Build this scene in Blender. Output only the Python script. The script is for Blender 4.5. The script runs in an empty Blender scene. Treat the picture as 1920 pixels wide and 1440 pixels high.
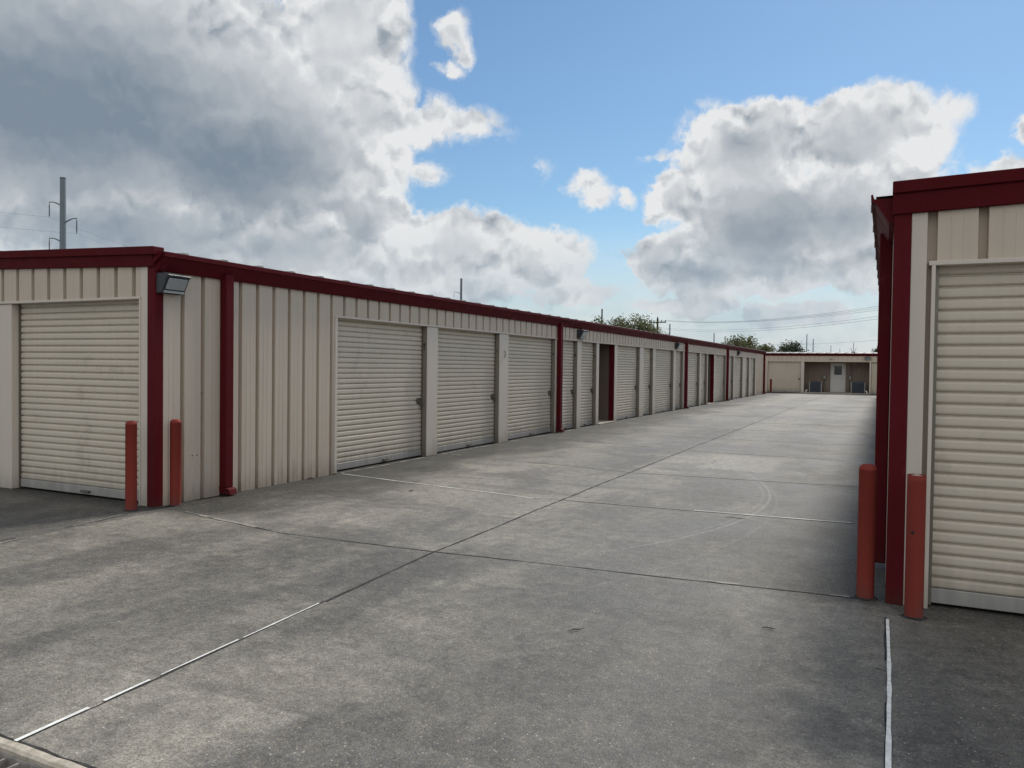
import bpy, bmesh, math, random
from mathutils import Vector, Matrix, Quaternion
R = math.radians
random.seed(7)
sc = bpy.context.scene
col = sc.collection

# ------------------------------------------------------------------ camera
YAW, PIT, ROLL = 0.44646, -0.0224, 0.01259
fwd = Vector((-math.sin(YAW) * math.cos(PIT), math.cos(YAW) * math.cos(PIT), math.sin(PIT)))
rt0 = Vector((math.cos(YAW), math.sin(YAW), 0)); up0 = rt0.cross(fwd)
rt = rt0 * math.cos(ROLL) + up0 * math.sin(ROLL); up = up0 * math.cos(ROLL) - rt0 * math.sin(ROLL)
cd = bpy.data.cameras.new('camera'); cam = bpy.data.objects.new('camera', cd); col.objects.link(cam)
cam.matrix_world = Matrix(((rt.x, up.x, -fwd.x, 0), (rt.y, up.y, -fwd.y, 0), (rt.z, up.z, -fwd.z, 1.6), (0, 0, 0, 1)))
cd.sensor_fit = 'HORIZONTAL'; cd.sensor_width = 36; cd.lens = 36 * 1464.03 / 1920
cd.clip_start = 0.05; cd.clip_end = 6000
sc.camera = cam

# ------------------------------------------------------------------ node helper
class NT:
    def __init__(s, tree): s.t = tree; s.n = tree.nodes; s.l = tree.links
    def node(s, kind, **kw):
        n = s.n.new(kind)
        for k, v in kw.items(): setattr(n, k, v)
        return n
    def put(s, sock, v):
        if isinstance(v, bpy.types.NodeSocket): s.l.new(v, sock)
        elif v is not None: sock.default_value = v
    def m(s, op, a, b=None, c=None, clamp=False):
        n = s.node('ShaderNodeMath', operation=op, use_clamp=clamp)
        for i, v in enumerate((a, b, c)): s.put(n.inputs[i], v)
        return n.outputs[0]
    def vm(s, op, a, b=None, scale=None):
        n = s.node('ShaderNodeVectorMath', operation=op)
        s.put(n.inputs[0], a); s.put(n.inputs[1], b)
        if scale is not None: s.put(n.inputs['Scale'], scale)
        return n.outputs['Value'] if op in ('LENGTH', 'DOT_PRODUCT', 'DISTANCE') else n.outputs[0]
    def noise(s, vec, scale, detail=4, rough=.55, lac=2.0, dist=0):
        n = s.node('ShaderNodeTexNoise'); s.put(n.inputs['Vector'], vec)
        n.inputs['Scale'].default_value = scale; n.inputs['Detail'].default_value = detail
        n.inputs['Roughness'].default_value = rough; n.inputs['Lacunarity'].default_value = lac
        n.inputs['Distortion'].default_value = dist
        return n.outputs[0]
    def noisec(s, vec, scale, detail=2):
        n = s.node('ShaderNodeTexNoise'); s.put(n.inputs['Vector'], vec)
        n.inputs['Scale'].default_value = scale; n.inputs['Detail'].default_value = detail
        return n.outputs['Color']
    def voro(s, vec, scale, feature='F1', detail=0, out='Distance', smooth=1.0):
        n = s.node('ShaderNodeTexVoronoi', feature=feature); s.put(n.inputs['Vector'], vec)
        n.inputs['Scale'].default_value = scale; n.inputs['Detail'].default_value = detail
        if feature == 'SMOOTH_F1': n.inputs['Smoothness'].default_value = smooth
        n.normalize = detail > 0
        return n.outputs[out]
    def rng(s, v, a, b, c=0.0, d=1.0, smooth=True):
        n = s.node('ShaderNodeMapRange', interpolation_type='SMOOTHSTEP' if smooth else 'LINEAR', clamp=True)
        s.put(n.inputs[0], v)
        for i, q in enumerate((a, b, c, d)): s.put(n.inputs[1 + i], q)
        return n.outputs[0]
    def mix(s, f, a, b, mode='MIX'):
        n = s.node('ShaderNodeMix', data_type='RGBA', blend_type=mode, clamp_factor=True)
        s.put(n.inputs['Factor'], f)
        A, B = [i for i in n.inputs if i.type == 'RGBA']
        for k, v in ((A, a), (B, b)): s.put(k, tuple(v) + (1,) if isinstance(v, tuple) and len(v) == 3 else v)
        return [o for o in n.outputs if o.type == 'RGBA'][0]
    def mapping(s, vec, loc=(0, 0, 0), rot=(0, 0, 0), scale=(1, 1, 1), kind='POINT'):
        n = s.node('ShaderNodeMapping', vector_type=kind); s.put(n.inputs[0], vec)
        n.inputs['Location'].default_value = loc; n.inputs['Rotation'].default_value = rot; n.inputs['Scale'].default_value = scale
        return n.outputs[0]
    def xyz(s, v):
        n = s.node('ShaderNodeSeparateXYZ'); s.put(n.inputs[0], v); return n.outputs
    def cxyz(s, x, y, z):
        n = s.node('ShaderNodeCombineXYZ')
        for i, v in enumerate((x, y, z)): s.put(n.inputs[i], v)
        return n.outputs[0]

# ------------------------------------------------------------------ sun and sky
SUN_AZ, SUN_EL = R(9), R(46)
sd = Vector((math.sin(SUN_AZ) * math.cos(SUN_EL), math.cos(SUN_AZ) * math.cos(SUN_EL), math.sin(SUN_EL)))
ld = bpy.data.lights.new('sun', 'SUN'); ld.energy = 3.5; ld.angle = R(11); ld.color = (1, .95, .87)
lo = bpy.data.objects.new('sun', ld); col.objects.link(lo); lo.rotation_mode = 'QUATERNION'
lo.rotation_quaternion = sd.to_track_quat('Z', 'Y'); lo.location = (0, 0, 60)

# cloud masses: azimuth deg (from +Y, towards +X), elevation deg, half width, half height, thickness
CLOUDS = [(-57.2,17.2,16.03,9.81,2.60), (-44.2,15.5,10.10,7.78,2.20), (-38.1,22.0,4.63,6.10,1.50), (-36.2,17.3,3.57,3.79,1.20), (-51.5,8.6,14.45,2.73,1.30), (-39.5,13.1,3.30,3.20,1.10), (-31.4,17.2,1.60,1.50,0.60), (-33.2,16.8,2.29,1.58,0.85), (-28.6,17.0,2.30,1.00,0.33), (-36.1,10.2,3.20,2.88,1.60), (-40.9,7.9,7.23,2.94,1.30), (-29.6,8.9,5.80,2.34,1.30), (-23.7,7.7,3.89,2.29,1.00), (-32.7,6.4,8.40,2.67,1.00), (-9.5,14.4,4.67,3.49,1.70), (-7.4,16.4,2.81,1.86,1.10), (-11.2,16.7,2.04,1.53,0.50), (-1.7,15.4,4.24,2.96,1.60), (0.9,15.5,2.82,1.93,0.90), (3.1,16.3,1.40,1.00,0.45), (-8.0,10.0,5.66,3.94,1.90), (-2.5,10.5,4.95,3.80,1.60), (-13.9,12.2,2.16,1.99,1.20), (-12.4,14.2,1.84,2.12,1.00), (1.5,13.1,2.08,2.74,0.50), (-0.3,10.3,2.87,2.72,0.90), (-15.1,8.0,2.64,1.57,1.30), (-11.5,6.7,5.13,1.86,1.30), (-6.5,6.9,3.83,1.81,0.90), (-2.1,7.1,4.92,2.11,0.90), (-30.0,22.9,0.98,1.20,0.45), (-29.4,21.6,0.82,0.83,0.50), (-30.1,20.5,0.85,0.50,0.38), (-31.9,13.7,1.50,0.65,0.42), (-20.3,13.2,1.50,0.80,0.50), (-19.4,12.1,1.11,0.85,0.50), (-17.7,12.0,0.70,0.50,0.40), (-15.3,15.0,1.20,0.50,0.33), (-24.2,14.1,0.80,0.60,0.20), (6.3,12.4,2.22,0.84,0.50), (7.5,14.7,0.93,0.88,0.50), (-21.8,5.4,4.00,1.00,0.85), (-12.6,4.4,3.82,0.91,0.85), (-6.1,3.8,4.76,0.95,0.85), (-34.0,14.3,1.20,1.60,0.60),
          (-78,26,18,12,2.2), (24,20,9,6,1.4), (45,14,14,6,1.6), (-20,62,26,12,1.2)]
# their grey undersides
UNDER = [(-55.4,15.7,14.17,7.10,1.00), (-45.5,13.3,9.27,5.15,0.95), (-49.9,20.9,8.45,3.96,0.42), (-53.0,7.7,16.51,3.72,0.80), (-39.8,9.1,3.30,2.20,0.40), (-7.3,9.3,7.35,3.95,0.68), (-2.9,10.1,5.63,3.12,0.50), (-12.6,6.3,4.81,1.57,0.70), (-2.3,13.8,2.96,2.01,0.35), (-36.7,9.0,2.07,2.23,0.62), (-31.9,7.5,5.38,1.37,0.35), (-3.5,7.4,8.34,2.13,0.50), (-9.3,15.4,2.15,1.73,0.50), (-26.5,6.5,5.83,1.15,0.30)]
world = bpy.data.worlds.new('World'); sc.world = world; world.use_nodes = True
def build_sky():
    w = NT(world.node_tree); w.n.clear()
    tc = w.node('ShaderNodeTexCoord').outputs['Generated']
    sky = w.node('ShaderNodeTexSky', sky_type='NISHITA'); sky.sun_disc = False
    sky.sun_elevation = SUN_EL; sky.sun_rotation = SUN_AZ; sky.air_density = 1.1; sky.dust_density = .3; sky.ozone_density = 1.8
    x, y, z = w.xyz(tc)
    az = w.m('MULTIPLY', w.m('ARCTAN2', x, y), 5.7296); el = w.m('MULTIPLY', w.m('ARCSINE', z), 5.7296)
    uv = w.cxyz(az, el, 0)
    def n2(v, s, d, r=.55, dist=0):
        n = w.node('ShaderNodeTexNoise', noise_dimensions='2D'); w.put(n.inputs['Vector'], v)
        for k, q in (('Scale', s), ('Detail', d), ('Roughness', r), ('Distortion', dist)): n.inputs[k].default_value = q
        return n.outputs[0]
    def v2(v, s, d):
        n = w.node('ShaderNodeTexVoronoi', voronoi_dimensions='2D'); w.put(n.inputs['Vector'], v)
        n.inputs['Scale'].default_value = s; n.inputs['Detail'].default_value = d; n.inputs['Roughness'].default_value = .55; n.normalize = True
        return n.outputs['Distance']
    nA = w.m('SUBTRACT', n2(uv, 2.3, 9, .66), .5)
    nB = w.m('SUBTRACT', n2(w.vm('ADD', uv, (7.3, 3.1, 0)), 3.1, 8, .63), .5)
    uvw = w.cxyz(w.m('ADD', az, w.m('MULTIPLY', nA, .26)), w.m('ADD', el, w.m('MULTIPLY', nB, .24)), 0)
    puff = w.m('SUBTRACT', .42, v2(uvw, 2.9, 2.2))
    puff2 = w.m('SUBTRACT', .42, v2(w.vm('ADD', uvw, (.015, .075, 0)), 2.9, 2.2))
    def field(v, L, k, sm):
        f = None
        for a, e, ra, re, t in L:
            q = w.mapping(v, loc=(a / 10, e / 10, 0), scale=(ra / 10 * k, re / 10 * k, 1), kind='TEXTURE')
            g = w.m('MULTIPLY_ADD', w.vm('LENGTH', q), -t, t)
            f = g if f is None else (w.m('SMOOTH_MAX', f, g, sm) if sm else w.m('MAXIMUM', f, g))
        return f
    knob = w.m('SUBTRACT', .40, v2(uvw, 7.5, 3))
    f0 = field(uvw, CLOUDS, 1.12, .1)
    far = w.m('ADD', w.m('MULTIPLY', w.rng(y, .35, -.1), 3.6), w.m('MULTIPLY_ADD', n2(uv, .35, 4), 5, -5.1))
    f0 = w.m('MAXIMUM', f0, far)
    ud = w.rng(field(uvw, UNDER, 1.3, 0), -.12, .85)
    rough = w.m('ADD', w.m('MULTIPLY_ADD', nA, 1.1, w.m('MULTIPLY', knob, .75)), w.m('MULTIPLY', puff, .7))
    den = w.m('ADD', f0, w.m('MULTIPLY', rough, w.rng(f0, -.42, .12, .12, 1.0)))
    alpha = w.rng(den, -.06, w.rng(f0, .0, .6, .46, .2))
    alpha = w.m('MULTIPLY', alpha, w.rng(f0, -.2, .15, .35, 1))
    thick = w.rng(den, .05, .9)
    lit = w.m('ADD', w.m('MULTIPLY_ADD', w.m('SUBTRACT', puff, puff2), 3.0, w.m('MULTIPLY', knob, .5)), w.m('MULTIPLY', n2(w.vm('ADD', uvw, (1.7, 8.1, 0)), 1.5, 3.5, .5), .9))
    lit = w.m('SUBTRACT', lit, .45)
    lit = w.m('MULTIPLY', lit, w.m('MULTIPLY', w.rng(ud, 0, 1, 1, .5), w.rng(f0, .3, 1.2, 1.0, .2)))
    b = w.m('ADD', w.m('MULTIPLY', w.m('MULTIPLY', ud, thick), -.70), lit)
    b = w.m('ADD', w.m('ADD', b, w.m('MULTIPLY', thick, -.24)), 1.02)
    b = w.m('ADD', b, w.m('MULTIPLY', w.rng(den, .5, .05), .22))
    b = w.m('ADD', b, w.m('MULTIPLY', w.rng(f0, .5, 1.6), -.07))
    b = w.rng(b, .0, 1.0, .0, 1.0, smooth=False)
    cc = w.mix(b, (.25, .315, .39), (.95, .965, .975))
    hz = w.rng(el, 1.15, .1)
    band = w.rng(w.m('ADD', nA, n2(w.vm('MULTIPLY', uv, (.8, 2.6, 0)), 1.3, 5)), .2, .85)
    haze = w.mix(band, (.44, .565, .67), (.74, .79, .82))
    cc2 = w.mix(w.m('MULTIPLY', hz, .8), cc, haze)
    alpha = w.m('MAXIMUM', alpha, w.m('MULTIPLY', hz, .92))
    bg1 = w.node('ShaderNodeBackground'); w.put(bg1.inputs[0], w.mix(1.0, sky.outputs[0], SKY_TINT, 'MULTIPLY')); bg1.inputs[1].default_value = .12
    bg2 = w.node('ShaderNodeBackground'); w.put(bg2.inputs[0], cc2); w.put(bg2.inputs[1], w.rng(w.m('ADD', w.m('MULTIPLY', x, .80), w.m('MULTIPLY', y, -.42)), -.05, .65, .84, 1.15))   # unseen clouds to the right and behind brightened to fill the walls
    mx = w.node('ShaderNodeMixShader'); w.put(mx.inputs[0], alpha); w.l.new(bg1.outputs[0], mx.inputs[1]); w.l.new(bg2.outputs[0], mx.inputs[2])
    w.l.new(mx.outputs[0], w.node('ShaderNodeOutputWorld').inputs[0])
SKY_TINT = (.635, .775, .845)
build_sky()
world.cycles.sampling_method = 'MANUAL'; world.cycles.sample_map_resolution = 512
vs = sc.view_settings; vs.view_transform = 'Standard'; vs.look = 'None'; vs.exposure = 0; vs.gamma = 1

# ------------------------------------------------------------------ materials
def pbr(name, rough=.5, metal=0.0, spec=.5):
    m = bpy.data.materials.new(name); m.use_nodes = True
    b = m.node_tree.nodes['Principled BSDF']; b.inputs['Roughness'].default_value = rough; b.inputs['Metallic'].default_value = metal
    b.inputs['Specular IOR Level'].default_value = spec
    return m, NT(m.node_tree), b
def paint(name, c, rough=.45, var=.12, streak=.1, dirt=None, metal=0.0, bump=0.0, spec=.5, dirt_h=.35, wear=None):
    """painted sheet metal: slow blotches, vertical rain streaks, splash dirt near the ground"""
    m, n, b = pbr(name, rough, metal, spec)
    P = n.node('ShaderNodeTexCoord').outputs['Object']
    geo = n.node('ShaderNodeNewGeometry').outputs['Position']
    v = n.m('ADD', n.m('MULTIPLY', n.m('SUBTRACT', n.noise(geo, 1.3, 5), .5), 2 * var),
            n.m('MULTIPLY', n.m('SUBTRACT', n.noise(n.mapping(geo, scale=(16, 16, .5)), 1, 5), .5), 2 * streak))
    v = n.m('ADD', v, 1)
    oi = n.node('ShaderNodeObjectInfo').outputs['Random']
    v = n.m('MULTIPLY', v, n.rng(oi, 0, 1, .965, 1.035, smooth=False))
    base = n.vm('SCALE', tuple(c), scale=v)
    if dirt:
        z = n.xyz(geo)[2]
        k = n.m('MULTIPLY', n.rng(n.m('ADD', z, n.m('MULTIPLY', n.m('SUBTRACT', n.noise(n.mapping(geo, scale=(9, 9, 2)), 1, 4), .5), .5)), dirt_h, -.1), .75)
        base = n.mix(k, base, dirt)
    if wear:   # scuffs, chips or grime patches: colour, threshold, scale, strength
        k = n.m('MULTIPLY', n.rng(n.m('ADD', n.m('MULTIPLY', n.noise(geo, wear[2], 6, .7), .75), n.m('MULTIPLY', n.noise(geo, wear[2] * .22, 3), .25)), wear[1] - .04, wear[1] + .05), wear[3])
        base = n.mix(k, base, wear[0])
    n.put(b.inputs['Base Color'], base)
    n.put(b.inputs['Roughness'], n.rng(n.noise(geo, 6, 4), .3, .7, rough - .06, rough + .1))
    if bump:
        bp = n.node('ShaderNodeBump'); bp.inputs['Strength'].default_value = bump; bp.inputs['Distance'].default_value = .02
        n.put(bp.inputs['Height'], n.noise(geo, 2.5, 3)); n.l.new(bp.outputs[0], b.inputs['Normal'])
    return m
WALL = paint('tan_ribbed_steel', (.53, .448, .360), .55, .06, .10, (.27, .22, .17), bump=.12)
TRIM = paint('pale_trim_steel', (.56, .50, .43), .45, .05, .05, (.30, .26, .21))
DOOR = paint('offwhite_curtain_steel', (.565, .505, .412), .5, .07, .07, (.30, .26, .21), bump=.1, dirt_h=.45, wear=((.36, .31, .24), .60, 3.5, .35))
BAR = paint('grey_aluminium_bar', (.40, .385, .35), .55, .1, .1, (.2, .19, .18))
RED = paint('maroon_steel', (.086, .0065, .0095), .6, .14, .14, (.07, .025, .02), spec=.10, dirt_h=.15, wear=((.16, .03, .03), .62, 5, .4))
REDPOST = paint('red_pipe_paint', (.205, .034, .025), .65, .2, .10, (.12, .05, .04), bump=.2, spec=.15, dirt_h=.2, wear=((.085, .04, .03), .64, 26, .8))
PSIDE = paint('brown_grey_pillar_side', (.20, .175, .145), .5, .1, .06, (.13, .11, .09))
ROOF = paint('galvalume_roof', (.30, .29, .28), .5, .1, .02, metal=.2)
DARK = paint('dark_bronze_housing', (.028, .032, .04), .5, .1, .02)
BLACK = paint('black_gap', (.012, .012, .012), .8, .1, .02)
STEEL = paint('worn_latch_steel', (.20, .18, .15), .4, .2, .05, metal=.7)
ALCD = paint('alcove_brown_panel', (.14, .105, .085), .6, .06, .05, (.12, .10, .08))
ALCF = paint('far_alcove_brown_panel', (.27, .21, .165), .6, .06, .05, (.16, .13, .10))
ALC = paint('alcove_tan_panel', (.36, .30, .25), .6, .06, .05, (.22, .18, .14))
POLE = paint('galvanised_pole', (.17, .20, .22), .6, .1, .05, metal=.2)
WOODP = paint('weathered_pole_wood', (.055, .042, .032), .85, .15, .15)
WIRE = paint('wire_grey', (.10, .11, .12), .7, .02, .02)
ACM = paint('condenser_blue_grey', (.045, .065, .10), .55, .1, .05)
WHITE = paint('white_paint', (.66, .65, .61), .5, .05, .04)
PVC = paint('white_pvc', (.72, .72, .70), .4, .05, .02)
def glassy(name, c, rough):
    m, n, b = pbr(name, rough, 0, .6)
    geo = n.node('ShaderNodeNewGeometry').outputs['Position']
    n.put(b.inputs['Base Color'], n.mix(n.noise(geo, 30, 3), tuple(.75 * q for q in c), c))
    b.inputs['Coat Weight'].default_value = .35; b.inputs['Coat Roughness'].default_value = .08
    return m
LENS = glassy('frosted_lens', (.33, .35, .36), .3)
PANE = glassy('dark_window_glass', (.012, .016, .016), .2)

def concrete():
    m, n, b = pbr('weathered_concrete', .8, 0, .42)
    P = n.node('ShaderNodeTexCoord').outputs['Object']
    x, y, z = n.xyz(P)
    Pw = n.vm('ADD', P, n.vm('SCALE', n.vm('SUBTRACT', n.noisec(P, .7, 4), (.5, .5, .5)), scale=1.1))
    big = n.noise(Pw, .28, 6, .6); mid = n.noise(P, 1.6, 7, .65); sm = n.noise(P, 9, 6, .7)
    streak = n.noise(n.mapping(Pw, rot=(0, 0, .05), scale=(.9, .16, 1)), 1.2, 6, .6)
    c = n.mix(n.rng(big, .40, .60), (.112, .106, .094), (.212, .197, .170))
    c = n.mix(n.m('MULTIPLY', n.rng(mid, .45, .64), .6), c, (.250, .231, .196))
    c = n.mix(n.m('MULTIPLY', n.rng(streak, .49, .62), .6), c, (.068, .066, .062))
    st2 = n.noise(n.mapping(Pw, scale=(.35, 1.5, 1)), .9, 6, .62)
    c = n.mix(n.m('MULTIPLY', n.rng(st2, .52, .68), .6), c, (.072, .069, .064))
    c = n.mix(n.m('MULTIPLY', n.rng(y, 22, 50), .55), c, (.235, .218, .188))  # far end paler: sunlit ground painted into the concrete colour
    # darker travelled lanes where tyres have polished the slab
    lane = n.m('MAXIMUM', n.rng(n.m('ABSOLUTE', n.m('ADD', x, 1.5)), 1.25, .25), n.m('MULTIPLY', n.rng(n.m('ABSOLUTE', n.m('ADD', x, 4.1)), .9, .1), .5))
    c = n.mix(n.m('MULTIPLY', n.m('MULTIPLY', lane, n.rng(n.noise(Pw, .5, 5), .3, .58)), .75), c, (.080, .078, .074))
    # ragged dark bands along the feet of the walls
    edge = n.m('ADD', n.m('MULTIPLY', n.m('SUBTRACT', n.noise(n.mapping(Pw, scale=(1, .45, 1)), 1.1, 6, .62), .5), 2.2), 0)
    dl = n.rng(n.m('ADD', n.m('ADD', x, 7.24), n.m('MULTIPLY', edge, -1.2)), 1.9, .45)
    dr = n.rng(n.m('ADD', n.m('MULTIPLY', n.m('ADD', x, -.03), -1), n.m('MULTIPLY', edge, -1)), 1.9, .3)  # right building's shade, painted into the slab colour
    dr = n.m('MULTIPLY', dr, n.rng(y, 8, 15, .85, .25))
    inside = n.rng(y, 5.6, 6.1)
    c = n.mix(n.m('MULTIPLY', n.m('MULTIPLY', n.m('MAXIMUM', dl, dr), inside), .94), c, (.014, .0145, .013))
    # building shadow painted on the slabs before the gable doors, up to the joints
    gl = n.m('MULTIPLY', n.rng(n.m('ADD', x, n.m('MULTIPLY', sm, .12)), -6.86, -6.98), n.rng(y, 6.2, 6.0))
    gr = n.m('MULTIPLY', n.rng(n.m('ADD', x, n.m('MULTIPLY', sm, .2)), .05, .32), n.rng(y, 6.2, 5.9))
    c = n.mix(n.m('MULTIPLY', n.m('MULTIPLY', n.m('MAXIMUM', gl, gr), n.rng(mid, .25, .6, .6, 1)), .6), c, (.040, .040, .041))
    # paler repair patch and tyre arcs
    pj = n.m('MULTIPLY', n.m('SUBTRACT', sm, .5), .7)
    px = n.m('MULTIPLY', n.rng(n.m('ABSOLUTE', n.m('ADD', n.m('ADD', x, 2.15), pj)), .62, .5), n.rng(n.m('ABSOLUTE', n.m('ADD', n.m('ADD', y, -13.6), n.m('MULTIPLY', pj, 2))), 1.0, .85))
    c = n.mix(n.m('MULTIPLY', px, .5), c, (.26, .245, .215))
    for cx, cy, rad, a in ((-7.0, 9.6, 5.75, .28), (-7.02, 9.6, 5.69, .14), (-9.2, 8.9, 8.1, .08)):
        dd = n.vm('LENGTH', n.vm('SUBTRACT', P, (cx, cy, 0)))
        ar = n.m('MULTIPLY', n.rng(n.m('ABSOLUTE', n.m('SUBTRACT', dd, rad)), .028, .008), n.m('MULTIPLY', n.rng(x, -2.9, -1.7), n.rng(n.noise(P, 14, 5), .3, .6, .4, 1)))
        c = n.mix(n.m('MULTIPLY', ar, a), c, (.36, .35, .33))
    # exposed aggregate: dark pits, tan and white stones
    cell = n.voro(P, 75); ccol = n.voro(P, 75, out='Color')
    rx, ry, rz = n.xyz(ccol)
    c = n.mix(n.m('MULTIPLY', n.rng(cell, .42, .2), n.m('MULTIPLY', n.rng(rx, .90, .94), .7)), c, (.46, .43, .37))
    c = n.mix(n.m('MULTIPLY', n.rng(cell, .45, .2), n.m('MULTIPLY', n.rng(ry, .62, .7), .6)), c, (.038, .036, .033))
    c = n.mix(n.m('MULTIPLY', n.rng(cell, .5, .25), n.m('MULTIPLY', n.rng(rz, .70, .78), .45)), c, (.23, .185, .12))
    gr2 = n.noise(P, 120, 4, .7)
    c = n.vm('SCALE', c, scale=n.rng(gr2, .28, .72, .42, 1.58, smooth=False))
    c = n.vm('SCALE', c, scale=n.rng(sm, .28, .72, .62, 1.38, smooth=False))
    c = n.vm('SCALE', c, scale=n.rng(n.noise(P, 38, 3, .8), .3, .7, .62, 1.38, smooth=False))
    sl = n.node('ShaderNodeTexWhiteNoise', noise_dimensions='2D'); n.put(sl.inputs['Vector'], n.cxyz(n.m('FLOOR', n.m('DIVIDE', n.m('ADD', x, 3.46), 3.5)), n.m('FLOOR', n.m('DIVIDE', n.m('ADD', y, .25), 3.02)), 0))
    c = n.vm('SCALE', c, scale=n.rng(sl.outputs['Value'], 0, 1, .86, 1.12, smooth=False))
    # hairline cracks
    cr = n.voro(n.vm('ADD', P, n.vm('SCALE', n.noisec(P, 3, 5), scale=.5)), .42, 'DISTANCE_TO_EDGE')
    c = n.mix(n.m('MULTIPLY', n.rng(cr, .006, .0015), n.m('MULTIPLY', n.rng(n.noise(P, .6, 3), .56, .66), .7)), c, (.05, .05, .05))
    n.put(b.inputs['Base Color'], c)
    n.put(b.inputs['Roughness'], n.rng(n.m('ADD', n.m('MULTIPLY', big, .6), n.m('MULTIPLY', mid, .4)), .3, .7, .52, .78))
    bp = n.node('ShaderNodeBump'); bp.inputs['Strength'].default_value = .55; bp.inputs['Distance'].default_value = .006
    n.put(bp.inputs['Height'], n.m('ADD', n.m('MULTIPLY', gr2, .7), n.m('MULTIPLY', n.rng(cell, 0, .5, 1, 0), .5)))
    n.l.new(bp.outputs[0], b.inputs['Normal'])
    return m
CONC = concrete()
def noisy(name, c1, c2, scale, rough=.9, bump=.3, spec=.3):
    m, n, b = pbr(name, rough, 0, spec)
    P = n.node('ShaderNodeNewGeometry').outputs['Position']
    f = n.noise(P, scale, 6, .65)
    n.put(b.inputs['Base Color'], n.mix(n.rng(f, .3, .7), c1, c2))
    bp = n.node('ShaderNodeBump'); bp.inputs['Strength'].default_value = bump; bp.inputs['Distance'].default_value = .01
    n.put(bp.inputs['Height'], f); n.l.new(bp.outputs[0], b.inputs['Normal'])
    return m
GROUND = noisy('dry_grass_ground', (.05, .06, .03), (.12, .11, .06), .4)
CURB = noisy('pale_drain_concrete', (.30, .265, .21), (.50, .45, .38), 14, .85, .6)
SEAL = noisy('white_joint_sealant', (.60, .60, .57), (.85, .85, .82), 20, .6, .4)
SEALOLD = noisy('worn_joint_sealant', (.18, .17, .15), (.32, .30, .265), 12, .7, .4)
CRACK = noisy('dark_joint_gap', (.012, .012, .012), (.05, .048, .045), 12, .9, .3)
RUST = noisy('rusty_grate', (.008, .006, .006), (.02, .016, .014), 20, .7, .4)
GRATE = noisy('grate_bar_steel', (.20, .18, .165), (.36, .33, .31), 20, .6, .4)
NUM = noisy('black_number_vinyl', (.008, .008, .008), (.016, .016, .016), 10, .5, 0)
LEAFD = noisy('dry_leaf_brown', (.07, .035, .02), (.13, .07, .04), 30, .8, .2)
BARK = noisy('mesquite_bark', (.035, .028, .022), (.075, .06, .048), 8, .9, .5)
SHUFFLE = []
def foliage(name, a, b2):
    m, n, b = pbr(name, .65, 0, .3)
    P = n.node('ShaderNodeNewGeometry').outputs['Position']
    f = n.noise(P, 1.1, 4, .6)
    n.put(b.inputs['Base Color'], n.mix(n.rng(f, .35, .65), a, b2))
    tr = n.node('ShaderNodeBsdfTranslucent'); n.put(tr.inputs[0], n.mix(.5, a, b2))
    mx = n.node('ShaderNodeMixShader'); mx.inputs[0].default_value = .3
    n.l.new(b.outputs[0], mx.inputs[1]); n.l.new(tr.outputs[0], mx.inputs[2])
    n.l.new(mx.outputs[0], [q for q in n.n if q.type == 'OUTPUT_MATERIAL'][0].inputs[0])
    return m
LEAF1 = foliage('mesquite_leaves', (.085, .096, .040), (.16, .165, .075))
LEAF2 = foliage('dark_oak_leaves', (.028, .038, .022), (.065, .078, .04))

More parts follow.
